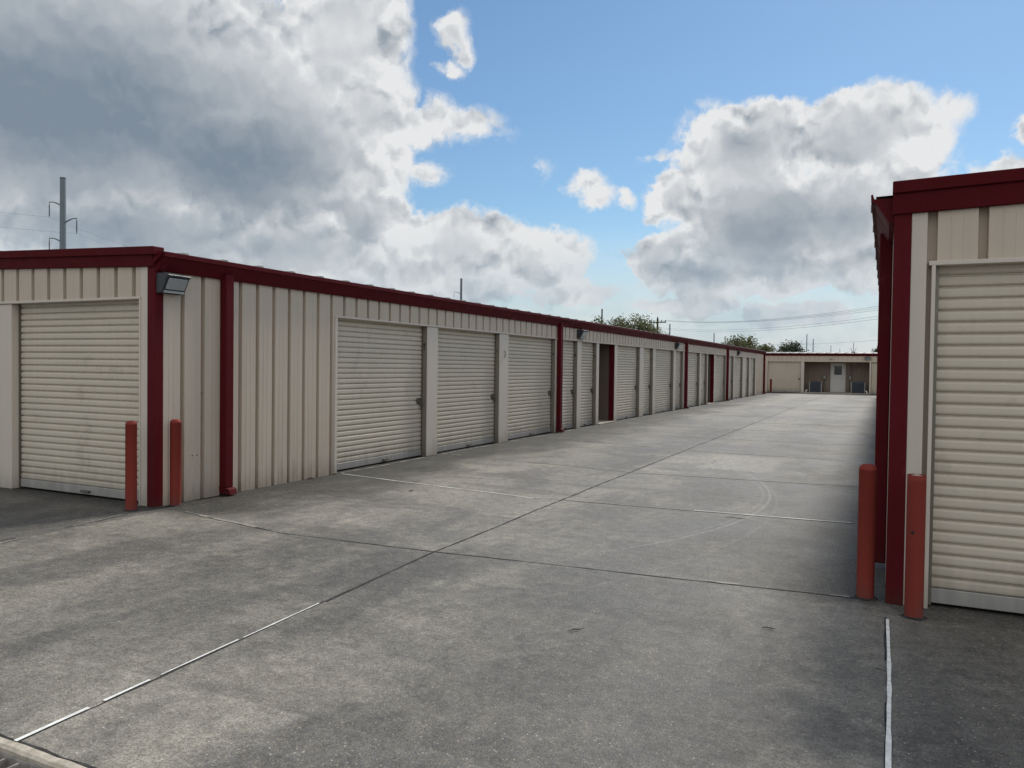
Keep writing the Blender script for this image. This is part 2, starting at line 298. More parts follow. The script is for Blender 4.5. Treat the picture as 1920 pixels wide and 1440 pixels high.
# ------------------------------------------------------------------ object helpers
ORG = {}
class MB:
    def __init__(s): s.v = []; s.f = []; s.sm = []
    def add(s, vs, fs, smooth=False):
        k = len(s.v); s.v += [Vector(q) for q in vs]
        for f in fs: s.f.append(tuple(i + k for i in f)); s.sm.append(smooth)
        return s
    def quad(s, a, b, c, d): return s.add((a, b, c, d), ((0, 1, 2, 3),))
    def hexa(s, p):   # 8 corners: bottom ring 0-3, top ring 4-7
        return s.add(p, ((3, 2, 1, 0), (4, 5, 6, 7), (0, 1, 5, 4), (1, 2, 6, 5), (2, 3, 7, 6), (3, 0, 4, 7)))
    def box(s, x0, x1, y0, y1, z0, z1):
        return s.hexa(((x0, y0, z0), (x1, y0, z0), (x1, y1, z0), (x0, y1, z0), (x0, y0, z1), (x1, y0, z1), (x1, y1, z1), (x0, y1, z1)))
    def prism(s, ring, vec, cap=True):
        n = len(ring); vec = Vector(vec); vs = [Vector(q) for q in ring] + [Vector(q) + vec for q in ring]
        fs = [(i, (i + 1) % n, n + (i + 1) % n, n + i) for i in range(n)]
        if cap: fs += [tuple(range(n))[::-1], tuple(range(n, 2 * n))]
        return s.add(vs, fs)
    def strip(s, path, vec):   # open profile swept along vec
        n = len(path); vec = Vector(vec); vs = [Vector(q) for q in path] + [Vector(q) + vec for q in path]
        return s.add(vs, [(i, i + 1, n + i + 1, n + i) for i in range(n - 1)])
    def tube(s, pts, rad, seg=8, cap=True):
        pts = [Vector(p) for p in pts]; rad = rad if isinstance(rad, (list, tuple)) else [rad] * len(pts)
        rings = []; ref = None
        for i, p in enumerate(pts):
            d = (pts[min(i + 1, len(pts) - 1)] - pts[max(i - 1, 0)]).normalized()
            if ref is None: ref = Vector((0, 0, 1)) if abs(d.z) < .9 else Vector((1, 0, 0))
            a = (ref - d * ref.dot(d)).normalized(); ref = a; b = d.cross(a)
            rings.append([p + (a * math.cos(2 * math.pi * k / seg) + b * math.sin(2 * math.pi * k / seg)) * rad[i] for k in range(seg)])
        vs = [q for r in rings for q in r]; fs = []
        for i in range(len(pts) - 1):
            for k in range(seg):
                fs.append((i * seg + k, i * seg + (k + 1) % seg, (i + 1) * seg + (k + 1) % seg, (i + 1) * seg + k))
        s.add(vs, fs, True)
        if cap:
            s.add(rings[0], (tuple(range(seg))[::-1],)); s.add(rings[-1], (tuple(range(seg)),))
        return s
    def lathe(s, prof, cx, cy, seg=24):   # profile of (radius, z) about a vertical axis
        vs = []; fs = []
        for r, z in prof:
            vs += [(cx + r * math.cos(2 * math.pi * k / seg), cy + r * math.sin(2 * math.pi * k / seg), z) for k in range(seg)]
        for i in range(len(prof) - 1):
            for k in range(seg): fs.append((i * seg + k, i * seg + (k + 1) % seg, (i + 1) * seg + (k + 1) % seg, (i + 1) * seg + k))
        return s.add(vs, fs, True)
    def build(s, name, mat, parent=None, bevel=0, loc=None):
        o0 = ORG[parent.name] if parent else Vector(loc or (0, 0, 0))
        me = bpy.data.meshes.new(name); me.from_pydata([tuple(q - o0) for q in s.v], [], s.f)
        me.polygons.foreach_set('use_smooth', s.sm)
        if bevel:
            bm = bmesh.new(); bm.from_mesh(me); bmesh.ops.recalc_face_normals(bm, faces=bm.faces)
            es = [e for e in bm.edges if len(e.link_faces) == 2 and e.calc_face_angle(0) > .5]
            bmesh.ops.bevel(bm, geom=es, offset=bevel, segments=1, affect='EDGES', clamp_overlap=True); bm.to_mesh(me); bm.free()
        me.materials.append(mat); me.update()
        o = bpy.data.objects.new(name, me); col.objects.link(o)
        if parent: o.parent = parent
        else: o.location = o0
        ORG[o.name] = o0
        return o
def tag(o, label=None, cat=None, group=None, kind=None):
    for k, v in (('label', label), ('category', cat), ('group', group), ('kind', kind)):
        if v: o[k] = v
    return o
def thing(name, label, cat, loc=(0, 0, 0), group=None):
    o = bpy.data.objects.new(name, None); col.objects.link(o); o.location = loc; o.empty_display_size = .2
    ORG[o.name] = Vector(loc); return tag(o, label, cat, group)
class Frame:   # u runs along a wall, n points out of it
    def __init__(s, o, u, n): s.o = Vector(o); s.u = Vector(u); s.n = Vector(n)
    def __call__(s, a, off, z): return s.o + s.u * a + s.n * off + Vector((0, 0, z))
    def box(s, mb, a0, a1, f0, f1, z0, z1):
        return mb.hexa([s(a0, f0, z0), s(a1, f0, z0), s(a1, f1, z0), s(a0, f1, z0), s(a0, f0, z1), s(a1, f0, z1), s(a1, f1, z1), s(a0, f1, z1)])
def ribbed(fr, mb, a0, a1, z0, z1, first, sp=.294, depth=.07, off=0.0):
    """tan wall panel with a pressed groove every 12 in and faint stiffening beads; z1 may be a function"""
    pts = [(a0, 0)]
    k = math.ceil((a0 - first) / sp - .2)
    while first + k * sp < a1 + .05:
        c = first + k * sp
        for da, o in ((-.030, 0), (-.026, -depth), (.026, -depth), (.030, 0), (.105, 0), (.112, .003), (.119, 0), (.175, 0), (.182, .003), (.189, 0)):
            if a0 + .002 < c + da < a1 - .002: pts.append((c + da, o))
        k += 1
    pts.append((a1, pts[-1][1]))
    f = z1 if callable(z1) else (lambda a: z1)
    n = len(pts)
    mb.add([fr(a, off + o, z0) for a, o in pts] + [fr(a, off + o, f(a)) for a, o in pts], [(i, i + 1, n + i + 1, n + i) for i in range(n - 1)])
    return mb
def rolldoor(fr, parent, a0, a1, z1, latch=True, hard=None, back=-.125, num=None, wob=0):
    """roll-up curtain of convex slats behind the opening, with bottom bar, lift handle and slide latch"""
    p = .079; z = .115; mb = MB(); path = []
    while z < z1 + .12:
        for dz, o in ((0, -.012), (.009, -.011), (.012, .004), (.020, .0115), (.032, .0132), (.060, .0132), (.071, .0105), (.077, .001)): path.append((z + dz, o))
        z += p
    n = len(path); nc = 5
    vs = []
    for j in range(nc):
        a = a0 + (a1 - a0) * j / (nc - 1); sag = [0, 1, -1, 1, 0][j] * .002
        vs += [fr(a, back + o + sag, zz + (random.uniform(-.0012, .0012) if 0 < j < nc - 1 else 0)) for zz, o in path]
    mb.add(vs, [(j * n + i, (j + 1) * n + i, (j + 1) * n + i + 1, j * n + i + 1) for j in range(nc - 1) for i in range(n - 1)])
    d = mb.build('roll_up_door', DOOR, parent)
    b = MB(); fr.box(b, a0 + .01, a1 - .01, back - .012, back + .022, .022, .122); b.build('bottom_bar', BAR, d, bevel=.004)
    c = (a0 + a1) / 2 + .12 * (1 if a1 - a0 > 1.5 else 0)
    h = MB(); fr.box(h, c - .07, c + .07, back + .022, back + .06, .066, .074); fr.box(h, c - .07, c + .07, back + .056, back + .062, .05, .066)
    h.build('lift_handle', STEEL, d)
    if latch:
        l = MB(); e = a1 - .05
        fr.box(l, e - .12, e + .02, back + .014, back + .022, .93, 1.03)
        fr.box(l, e - .15, e + .03, back + .022, back + .032, .97, .992)
        l.tube([fr(e - .06, back + .02, .965), fr(e - .06, back + .058, .965)], .022, 10)
        l.tube([fr(e - .02, back + .04, .975), fr(e - .02, back + .045, .93), fr(e + .01, back + .045, .93), fr(e + .01, back + .04, .975)], .006, 6)
        fr.box(l, e - .035, e + .025, back + .03, back + .055, .885, .932)
        l.build('door_latch', STEEL, d, bevel=.002)
    for a in (a0 + .012, a1 - .012):
        g = MB(); fr.box(g, a - .012, a + .012, back + .018, back + .032, .01, z1 + .02); g.build('guide_rail', STEEL, d)
    return d
def text(body, size, mat, parent, right, upv, at, name):
    c = bpy.data.curves.new(name, 'FONT'); c.body = body; c.size = size; c.align_x = 'CENTER'; c.extrude = .001; c.space_line = .85; c.offset = .002
    o = bpy.data.objects.new(name, c); col.objects.link(o)
    dg = bpy.context.evaluated_depsgraph_get(); me = bpy.data.meshes.new_from_object(o.evaluated_get(dg))
    bpy.data.objects.remove(o); bpy.data.curves.remove(c)
    right = Vector(right); upv = Vector(upv); nn = right.cross(upv); at = Vector(at) - ORG[parent.name]
    me.transform(Matrix(((right.x, upv.x, nn.x, at.x), (right.y, upv.y, nn.y, at.y), (right.z, upv.z, nn.z, at.z), (0, 0, 0, 1))))
    me.materials.clear(); me.materials.append(mat)
    t = bpy.data.objects.new(name, me); col.objects.link(t); t.parent = parent; ORG[t.name] = ORG[parent.name]
    return t

# ------------------------------------------------------------------ setting: ground, pavement, joints
def sheet(name, x0, x1, y0, y1, z, mat, t=.12):
    o = MB().box(x0, x1, y0, y1, z - t, z).build(name, mat); return tag(o, kind='structure')
g = MB(); N = 48
g.add([(0, 0, -.14)] + [(4000 * math.cos(2 * math.pi * k / N), 4000 * math.sin(2 * math.pi * k / N), -.14) for k in range(N)], [(0, 1 + k, 1 + (k + 1) % N) for k in range(N)])
tag(g.build('ground', GROUND), kind='structure')
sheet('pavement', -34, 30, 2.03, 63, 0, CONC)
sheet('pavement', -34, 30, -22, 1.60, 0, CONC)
jd, jw, jo = MB(), MB(), MB()
def wob(p, q, step=.12):
    p = Vector((*p, 0)); q = Vector((*q, 0)); L = (q - p).length; n = max(2, int(L / step)); return [p.lerp(q, i / n) for i in range(n + 1)], (q - p).normalized()
def jline(mb, p, q, w, z, jit=.4, skip=0.0, amp=.006):
    pts, d = wob(p, q); nrm = Vector((-d.y, d.x, 0)); k = 0; prev = None
    ph = random.random() * 9; gap = 0
    for i, c in enumerate(pts):
        c = c + nrm * (amp * math.sin(i * .31 + ph) + random.uniform(-amp, amp) * .35)
        ww = w * random.uniform(1 - jit, 1 + jit) / 2
        cur = (c - nrm * ww + Vector((0, 0, z)), c + nrm * ww + Vector((0, 0, z)))
        if gap > 0: gap -= 1; prev = None; continue
        if prev: mb.quad(prev[0], cur[0], cur[1], prev[1])
        prev = cur
        if random.random() < skip: gap = random.randint(1, 4)
# centre joint: dark open gap, white sealant left in it near the drain
CJ = [(-3.25, 2.03), (-3.38, 4.18), (-3.46, 5.74), (-3.49, 8.83), (-3.51, 12.1), (-3.54, 60)]
for k, (a, b) in enumerate(zip(CJ, CJ[1:])): jline(jd, a, b, .009 if k == 0 else .020, .003, .45, 0)
def cj(y):
    for a, b in zip(CJ, CJ[1:]):
        if a[1] <= y <= b[1]: return a[0] + (b[0] - a[0]) * (y - a[1]) / (b[1] - a[1])
for y0, y1, w in ((2.03, 2.38, .019), (2.46, 2.73, .017), (2.80, 3.36, .010), (3.40, 4.12, .011)): jline(jw, (cj(y0) - .006, y0), (cj(y1) - .006, y1), w, .006, .3, 0, .003)
jline(jd, (-9, 2.031), (2, 2.031), .016, .004, .9, 0, .004)   # ragged gap along the drain edge
for a, b in ((9.25, 11.6), (12.1, 14.4), (15.0, 17.4), (18.1, 18.9), (19.4, 20.4), (22.5, 24.7)):
    jline(jo, (-7.19, a), (-7.185, b), .03, .005, .9, 0, .015)   # crumbled concrete lip under the doors
# joint running towards the right building, sealant nearly whole
jline(jw, (.045, -2), (.045, 5.55), .020, .006, .2, 0, .003)
jline(jd, (.032, -2), (.032, 5.6), .012, .003, .4, .02, .003)
jline(jo, (-.02, 4.62), (.035, 4.6), .009, .007, .3, 0, .001)
jline(jw, (-6.95, 2.1), (-6.93, 4.2), .014, .006, .3, .02); jline(jo, (-6.93, 4.2), (-7.16, 5.58), .014, .006, .4, .1); jline(jd, (-6.94, 2.1), (-7.1, 5.6), .01, .003, .4, .1)
# transverse joints
T1 = [(-6.74, 6.0), (-5.1, 5.68), (-3.46, 5.74), (-1.16, 5.9), (-.17, 5.97)]
T2 = [(-7.13, 9.17), (-5.99, 8.99), (-3.83, 8.64), (-3.45, 8.72), (-1.92, 8.79), (-.1, 8.92)]
T3 = [(-7.06, 12.21), (-4.37, 11.75), (-3.4, 11.55), (-1.79, 11.64), (0, 11.8)]
T4 = [(-6.98, 16.3), (-4.76, 15.6), (-2.63, 15.18), (0, 15.0)]
for a, b in zip(T1, T1[1:]): jline(jd, a, b, .013, .003, .5, 0)
jline(jo, (-6.74, 6.012), (-5.5, 5.77), .03, .005, .9, .12, .012)
jline(jo, (-1.2, 5.915), (-.2, 5.985), .03, .005, .7, .25)
for i, (a, b) in enumerate(zip(T2, T2[1:])):
    jline(jd, a, b, .010, .003, .4, .06)
    if i != 2: jline(jo if i > 2 else jw, a, b, .018 if i < 2 else .026, .006, .4, .06)
jline(jw, (-1.92, 8.80), (-.3, 8.9), .022, .007, .4, .05)
for a, b in zip(T3, T3[1:]): jline(jd, a, b, .012, .003, .4, .05); jline(jo, a, b, .028, .005, .5, .12)
for a, b in zip(T4, T4[1:]): jline(jd, a, b, .012, .003, .4, .05); jline(jo, a, b, .034, .005, .5, .12)
y = 18.2
while y < 58:
    jline(jd, (-7.1, y + .3), (-3.5, y), .016, .003, .4, .05); jline(jd, (-3.5, y), (0, y + .1), .016, .003, .4, .05)
    jline(jo, (-7.1, y + .31), (-3.5, y + .01), .035, .005, .5, .12); jline(jo, (-3.5, y + .01), (0, y + .11), .035, .005, .5, .12)
    y += 3.05
tag(jd.build('pavement_joint', CRACK), kind='structure')
tag(jw.build('joint_sealant', SEAL), kind='structure'); tag(jo.build('worn_joint_sealant', SEALOLD), kind='structure')

# trench drain in the near left corner
td = thing('trench_drain', 'trench drain with pale concrete edge and dark grate in the near corner', 'drain', (-3.2, 1.8, 0))
m = MB(); 
def edge_strip(mb, y0, y1, zt):
    x = -9.0; prev = None
    while x < 2:
        j0, j1 = random.uniform(-.003, .003), random.uniform(-.003, .003); zz = zt + random.uniform(-.002, .002)
        cur = [(x, y0 + j0, -.2), (x, y0 + j0, zz - .008), (x, y0 + .014 + j0, zz), (x, y1 - .014 + j1, zz), (x, y1 + j1, zz - .008), (x, y1 + j1, -.2)]
        if prev: mb.add(prev + cur, [(i, i + 1, 7 + i, 6 + i) for i in range(5)])
        prev = cur; x += .07
edge_strip(m, 1.968, 2.026, .012); m.build('concrete_edge', CURB, td)
m = MB(); edge_strip(m, 1.604, 1.69, .012); m.build('concrete_edge', CURB, td)
MB().box(-9, 2, 1.60, 2.03, -.34, -.30).build('channel', RUST, td)
m = MB(); x = -8.98
while x < 2: m.box(x, x + .009, 1.69, 1.968, -.055, -.018); x += .085
m.box(-9, 2, 1.955, 1.967, -.06, -.012); m.box(-9, 2, 1.69, 1.70, -.05, -.008)
m.build('grate', GRATE, td)

# ------------------------------------------------------------------ left storage building
W, YL, YE, LIN, HB, HT = -7.236, 6.035, 53.45, 2.285, 2.60, 2.80
lb = thing('storage_building', 'long tan storage building with maroon gutter and a row of roll-up doors', 'building', (W, YL, 0))
A = Frame((W, 0, 0), (0, 1, 0), (1, 0, 0))          # aisle wall, a = world Y
G = Frame((0, YL, 0), (1, 0, 0), (0, -1, 0))        # gable wall, a = world X
m = MB(); ribbed(A, m, YL + .105, 9.135, .0, HB + .08, 7.29); m.build('ribbed_wall', WALL, lb)
m = MB(); ribbed(A, m, 9.135, 50.1, LIN, HB + .08, 7.29); m.build('header_panel', WALL, lb)
m = MB(); ribbed(A, m, 50.1, YE - .1, 0, HB + .08, 7.29, depth=.012); m.build('ribbed_wall', WALL, lb)
# bays: (kind, start, end); a pillar fills what lies between
BAYS = [('d', 9.19, 11.68, '8\n1'), ('d', 12.04, 14.51, '6'), ('d', 14.94, 17.55, '4'), ('d', 18.0, 19.05, '8'), ('d', 19.34, 20.54, '4'),
        ('a', 20.74, 22.15, None), ('d', 22.4, 24.75, '2'), ('d', 25.19, 26.37, '2'), ('d', 26.65, 29.24, '1'), ('d', 29.58, 30.79, '1'),
        ('d', 31.4, 33.83, None), ('d', 34.1, 35.4, None), ('a', 35.55, 36.98, None), ('d', 37.2, 39.9, None), ('d', 40.55, 42.1, None), ('d', 42.5, 45.0, None),
        ('d', 46.0, 47.3, None), ('d', 47.75, 49.7, None)]
prev_end = 9.135
def pillar(a0, a1, red=False):
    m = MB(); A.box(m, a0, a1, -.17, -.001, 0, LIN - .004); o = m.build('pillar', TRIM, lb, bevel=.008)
    m = MB(); A.box(m, a0 - .006, a0 + .004, -.165, -.012, .004, LIN - .008); m.build('pillar_side', PSIDE, o); return o  # thin darker panel on the near side of the pillar
pil = {}
for i, (k, a0, a1, num) in enumerate(BAYS):
    if i == 0:
        m = MB(); A.box(m, 9.135, 9.19, -.15, .012, 0, LIN - .004); m.build('door_jamb', TRIM, lb, bevel=.004)
    else:
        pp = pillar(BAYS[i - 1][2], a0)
        pil[i] = pp
        nb = BAYS[i - 1][3]
        if nb: text(nb, .085, NUM, pp, (1, 0, 0), (0, 0, 1), (W - .062, BAYS[i - 1][2] - .0085, 1.93 if '\n' in nb else 1.885), 'unit_number')
    if k == 'd': rolldoor(A, lb, a0, a1, LIN, latch=True)
    else:
        m = MB(); dp = -2.6
        m.quad(A(a0, -.17, 0), A(a0, dp, 0), A(a0, dp, LIN + .1), A(a0, -.17, LIN + .1))
        m.quad(A(a0, dp, 0), A(a1, dp, 0), A(a1, dp, LIN + .1), A(a0, dp, LIN + .1))
        m.quad(A(a1, -.17, 0), A(a1, dp, 0), A(a1, dp, LIN + .1), A(a1, -.17, LIN + .1))
        m.quad(A(a0, -.0, LIN + .1), A(a1, 0, LIN + .1), A(a1, dp, LIN + .1), A(a0, dp, LIN + .1))
        m.build('alcove_lining', ALCD, lb)
        m = MB(); A.box(m, a1 - .02, a1 - .002, -.17, -.02, 0, LIN - .01); m.build('alcove_trim', RED, lb)
        m = MB(); A.box(m, a1 - .05, a1 - .003, -.80, -.76, 0, LIN); m.build('alcove_batten', ALCD, lb)
        m = MB(); A.box(m, a0 + .002, a1 - .002, -2.55, .05, .004, .03); m.build('alcove_step', CURB, lb)
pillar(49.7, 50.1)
m = MB(); A.box(m, 9.12, 50.1, -.16, .016, LIN - .004, LIN + .026); m.build('lintel_trim', TRIM, lb, bevel=.004)
m = MB()   # pull handle on the second pillar
m.tube([A(14.71, .0, 1.79), A(14.71, .025, 1.80), A(14.71, .03, 1.86), A(14.71, .025, 1.92), A(14.71, 0, 1.93)], .009, 8); m.build('hook', STEEL, pil[2])
# inner shell behind the doors so no daylight leaks through
m = MB(); segs = [(YL + .2, 20.7), (22.2, 35.5), (37.03, YE - .05)]
for a, b in segs: A.box(m, a, b, -.36, -.32, 0, HB + .1)
m.box(-17.2, W - .1, YL + .32, YL + .36, 0, HB + .1); m.box(-17.3, -17.25, YL + .1, YE, 0, HB + .1); m.box(-17.2, W - .02, YE - .05, YE - .01, 0, HB + .1)
m.build('inner_wall', ALC, lb)
# gable end facing the camera
GS = .0318
def gtop(x): return 2.66 + (min(-7.16 - x, 5.0) if x > -12.2 else 5.0 - (-12.2 - x)) * GS
m = MB(); ribbed(G, m, -17.2, -7.345, 2.31, lambda a: gtop(a) + .06, -7.57); m.build('header_panel', WALL, lb)
m = MB(); G.box(m, -7.452, -7.345, -.03, .004, 0, 2.70); m.build('jamb_panel', TRIM, lb, bevel=.003)
m = MB(); G.box(m, -7.474, -7.452, -.15, .014, 0, 2.31); m.build('door_jamb', TRIM, lb, bevel=.003)
m = MB(); G.box(m, -17.0, -7.452, -.16, .018, 2.296, 2.325); m.build('lintel_trim', TRIM, lb, bevel=.003)
rolldoor(G, lb, -9.76, -7.474, 2.31, latch=False)
for a in (-9.76, -12.5, -15.2):
    m = MB(); G.box(m, a - .24 if a > -10 else a - .3, a, -.17, -.001, 0, 2.295); m.build('pillar', TRIM, lb, bevel=.008)
rolldoor(G, lb, -12.5, -10.0, 2.31, latch=False)
m = MB(); ribbed(G, m, -17.2, -12.8, 0, 2.3, -12.9); m.build('ribbed_wall', WALL, lb)
m = MB(); ring = [(-7.345, YL - .012, 0), (W + .012, YL - .012, 0), (W + .012, YL + .105, 0), (W - .02, YL + .105, 0), (W - .02, YL + .04, 0), (-7.345, YL + .04, 0)]
m.prism(ring, (0, 0, 2.70)); m.build('corner_trim', RED, lb, bevel=.006)
def gutter_profile(out0=0.0):   # (out from wall, z)
    return [(.004, HB), (.035, HB), (.125, HB + .148), (.150, HB + .152), (.152, HT), (.140, HT + .004), (.130, HT - .03), (.004, HT - .03)]
m = MB(); y0, y1 = YL + .0, YE
m.prism([A(y0, o, z) for o, z in gutter_profile()], (0, y1 - y0, 0)); m.build('gutter', RED, lb)
m = MB()
for yy in (16.2, 26.4, 36.6, 46.8): m.prism([A(yy, o + .003 if 0 < i < 6 else o, z - (.003 if i < 2 else 0)) for i, (o, z) in enumerate(gutter_profile())], (0, .05, 0))
m.build('gutter_joint', RED, lb)
# rake trim on the gable, upper band standing proud of the lower one
def rake(xa, xb, lo0, hi0, y_out0, y_out1, y_in, zf):
    m = MB(); n = 2
    def sec(x): z = zf(x); return [Vector((x, y_in, z + lo0)), Vector((x, y_out0, z + lo0)), Vector((x, y_out1, z + hi0)), Vector((x, y_in, z + hi0))]
    a, b = sec(xa), sec(xb); m.add(a + b, [(0, 1, 5, 4), (1, 2, 6, 5), (2, 3, 7, 6), (3, 0, 4, 7), (3, 2, 1, 0), (4, 5, 6, 7)]); return m
def zl(x): return (min(-7.16 - x, 5.0) if x > -12.2 else 5.0 - (-12.2 - x)) * GS
for xa, xb in ((-12.2, W + .01), (-17.3, -12.2)):
    rake(xa, xb, 2.64, 2.764, YL - .035, YL - .06, YL + .02, zl).build('rake_trim', RED, lb, bevel=.004)
    rake(xa, xb + (.075 if xb > -10 else 0), 2.764, 2.852, YL - .085, YL - .10, YL + .05, zl).build('rake_trim', RED, lb, bevel=.006)
m = MB(); m.prism([A(YL - .04, .0, 2.66), A(YL - .04, .12, 2.755), A(YL - .04, .148, 2.79), A(YL - .04, .148, 2.80), A(YL - .04, 0, 2.80)], (0, .05, 0)); m.build('gutter_end_cap', RED, lb)
# standing seam roof
def roof(parent, xe, xr, xo, ya, yb, ze, sl, sp=.585, ph=.25):
    m = MB(); prof = [(ya, 0)]; y = ya + ph
    while y < yb - .1:
        prof += [(y - .05, 0), (y - .035, .016), (y + .035, .016), (y + .05, 0)]; y += sp
    prof.append((yb, 0)); n = len(prof)
    for x0, x1 in ((xe, xr), (xr, xo)):
        z0 = ze + (sl * abs(xr - xe) if x0 == xr else 0); z1 = ze + sl * abs(xr - xe) if x1 == xr else z0 - sl * abs(xo - xr)
        m.add([(x0, y, z0 + o) for y, o in prof] + [(x1, y, z1 + o) for y, o in prof], [(i, i + 1, n + i + 1, n + i) for i in range(n - 1)])
        for k in (0,):
            if x0 == xe: m.add([(x0, y, z0 + o) for y, o in prof] + [(x0, y, z0 - .012) for y, o in prof], [(i, i + 1, n + i + 1, n + i) for i in range(n - 1)])
    return m.build('roof', ROOF, parent)
roof(lb, W + .138, -12.2, -17.3, YL + .04, YE + .05, 2.806, GS * .9)
# downspouts with elbow at the foot
def downspout(fr, parent, a0, a1, depth=.11, ztop=HB + .06, foot=True):
    m = MB(); fr.box(m, a0, a1, .004, depth, .10 if foot else .06, ztop)
    o = m.build('downspout', RED, parent, bevel=.008)
    if foot:
        e = MB(); e.hexa([fr(a0 + .004, .0, .02), fr(a1 - .004, .0, .02), fr(a1 - .004, depth + .07, .015), fr(a0 + .004, depth + .07, .015), fr(a0 - .004, .0, .115), fr(a1 + .004, .0, .115), fr(a1 + .004, depth + .05, .085), fr(a0 - .004, depth + .05, .085)])
        e.build('downspout_shoe', RED, o, bevel=.005)
    s = MB()
    for z in (.7, 1.9): fr.box(s, a0 - .004, a1 + .004, .002, depth + .004, z, z + .03)
    return o
downspout(A, lb, 6.955, 7.08)
for a in (17.62, 31.0, 40.0): downspout(A, lb, a, a + .14)
m = MB(); A.box(m, YE - .1, YE + .02, -.1, .012, 0, HB + .02); m.build('corner_trim', RED, lb, bevel=.005)
downspout(A, lb, YE - .38, YE - .2)
# ------------------------------------------------------------------ right storage building
YR, XR = 5.955, .032
rb = thing('storage_building', 'tan storage building at the right edge with one big roll-up door and maroon corner', 'building', (XR, YR, 0))
GR = Frame((0, YR, 0), (1, 0, 0), (0, -1, 0)); AR = Frame((XR, 0, 0), (0, 1, 0), (-1, 0, 0))
def zr(x): return (x - .02) * .028 if x < 5 else (5 - .02) * .028 - (x - 5) * .028
m = MB(); ribbed(GR, m, .232, 4.6, 2.33, lambda a: 2.74 + zr(a), .263); m.build('header_panel', WALL, rb)
m = MB(); ribbed(GR, m, .232, .29, 0, 2.33, .263); m.build('ribbed_wall', WALL, rb)
m = MB(); ribbed(GR, m, 3.2, 10, 0, 2.7, 3.3); m.build('ribbed_wall', WALL, rb)
m = MB(); GR.box(m, .136, .232, -.03, .004, 0, 2.74); m.build('jamb_panel', TRIM, rb, bevel=.003)
m = MB(); GR.box(m, .262, .286, -.16, .016, 0, 2.328); m.build('door_jamb', TRIM, rb, bevel=.003)
m = MB(); GR.box(m, .245, 3.2, -.16, .018, 2.312, 2.342); m.build('lintel_trim', TRIM, rb, bevel=.003)
rolldoor(GR, rb, .286, 3.1, 2.33, latch=False, back=-.10)
m = MB(); GR.box(m, 3.1, 3.2, -.17, -.001, 0, 2.31); m.build('pillar', TRIM, rb, bevel=.008)
m = MB(); ring = [(.136, YR - .012, 0), (XR - .004, YR - .012, 0), (XR - .004, YR + .105, 0), (XR + .02, YR + .105, 0), (XR + .02, YR + .04, 0), (.136, YR + .04, 0)]
m.prism(ring, (0, 0, 2.72)); m.build('corner_trim', RED, rb, bevel=.005)
m = MB(); ribbed(AR, m, YR + .105, 54.5, 0, 2.68, 7.2); m.build('ribbed_wall', WALL, rb)
for xa, xb in ((.018, 5), (5, 10.1)):
    rake(xa, xb, 2.665, 2.80, YR - .03, YR - .055, YR + .02, zr).build('rake_trim', RED, rb, bevel=.004)
    rake(xa - (.003 if xa < 1 else 0), xb, 2.80, 2.878, YR - .075, YR - .09, YR + .05, zr).build('rake_trim', RED, rb, bevel=.005)
m = MB(); m.prism([AR(YR + .03, o, z + .02) for o, z in gutter_profile()], (0, 48.5, 0)); m.build('gutter', RED, rb)
m = MB()   # gutter straps on the outer lip
yy = YR + .4
while yy < 54: AR.box(m, yy, yy + .03, .15, .158, HB + .17, HT + .025); yy += .9
m.build('gutter_strap', STEEL, rb)
roof(rb, XR - .12, 5.0, 10.1, YR + .06, 54.5, 2.812, .026)
m = MB(); m.box(.15, 10, YR + .32, YR + .36, 0, 2.7); m.box(10, 10.05, YR + .1, 54.5, 0, 2.7); m.box(.05, 10, 54.45, 54.5, 0, 2.7); m.build('inner_wall', ALC, rb)
downspout(AR, rb, 6.9, 7.02, depth=.098, ztop=HB + .10, foot=False)

# ------------------------------------------------------------------ far building across the end of the aisle
YF = 58.7
fb = thing('storage_building', 'low tan building across the far end of the aisle with a door alcove', 'building', (-3.1, YF, 0))
F = Frame((0, YF, 0), (1, 0, 0), (0, -1, 0))
m = MB(); ribbed(F, m, -22, 14, 2.215, 2.66, -7.0, sp=.305, depth=.03); m.build('header_panel', WALL, fb)
m = MB(); ribbed(F, m, -22, -7.75, 0, 2.215, -7.9); ribbed(F, m, 1.6, 14, 0, 2.215, 1.7); m.build('ribbed_wall', WALL, fb)
m = MB(); F.box(m, -7.75, 1.6, -.16, .016, 2.205, 2.235); m.build('lintel_trim', TRIM, fb)
rolldoor(F, fb, -7.7, -5.44, 2.21, latch=True); rolldoor(F, fb, -.92, 1.5, 2.21, latch=True)
for a, b in ((-7.76, -7.7), (-5.44, -5.23), (-1.02, -.92), (1.5, 1.62)):
    m = MB(); F.box(m, a, b, -.17, -.001, 0, 2.205); m.build('pillar', TRIM, fb, bevel=.006)
m = MB(); dp = -1.5
m.quad(F(-5.23, -.17, 0), F(-5.23, dp, 0), F(-5.23, dp, 2.3), F(-5.23, -.17, 2.3)); m.quad(F(-1.02, -.17, 0), F(-1.02, dp, 0), F(-1.02, dp, 2.3), F(-1.02, -.17, 2.3))
m.quad(F(-5.23, 0, 2.2), F(-1.02, 0, 2.2), F(-1.02, dp, 2.2), F(-5.23, dp, 2.2))
ribbed(F, m, -5.23, -1.02, 0, 2.3, -5.1, off=dp, depth=.02); m.build('alcove_lining', ALCF, fb)
m = MB(); F.box(m, -5.2, -1.04, dp + .03, .12, .0, .05); m.build('alcove_step', CURB, fb)
m = MB(); F.box(m, -3.5, -2.66, dp + .01, dp + .05, .06, 2.06); dr = m.build('entry_door', WHITE, fb, bevel=.01)
m = MB()
for a, b, z0, z1 in ((-3.58, -3.5, .06, 2.14), (-2.66, -2.58, .06, 2.14), (-3.5, -2.66, 2.06, 2.14)): F.box(m, a, b, dp + .01, dp + .07, z0, z1)
m.build('door_frame', WHITE, dr)
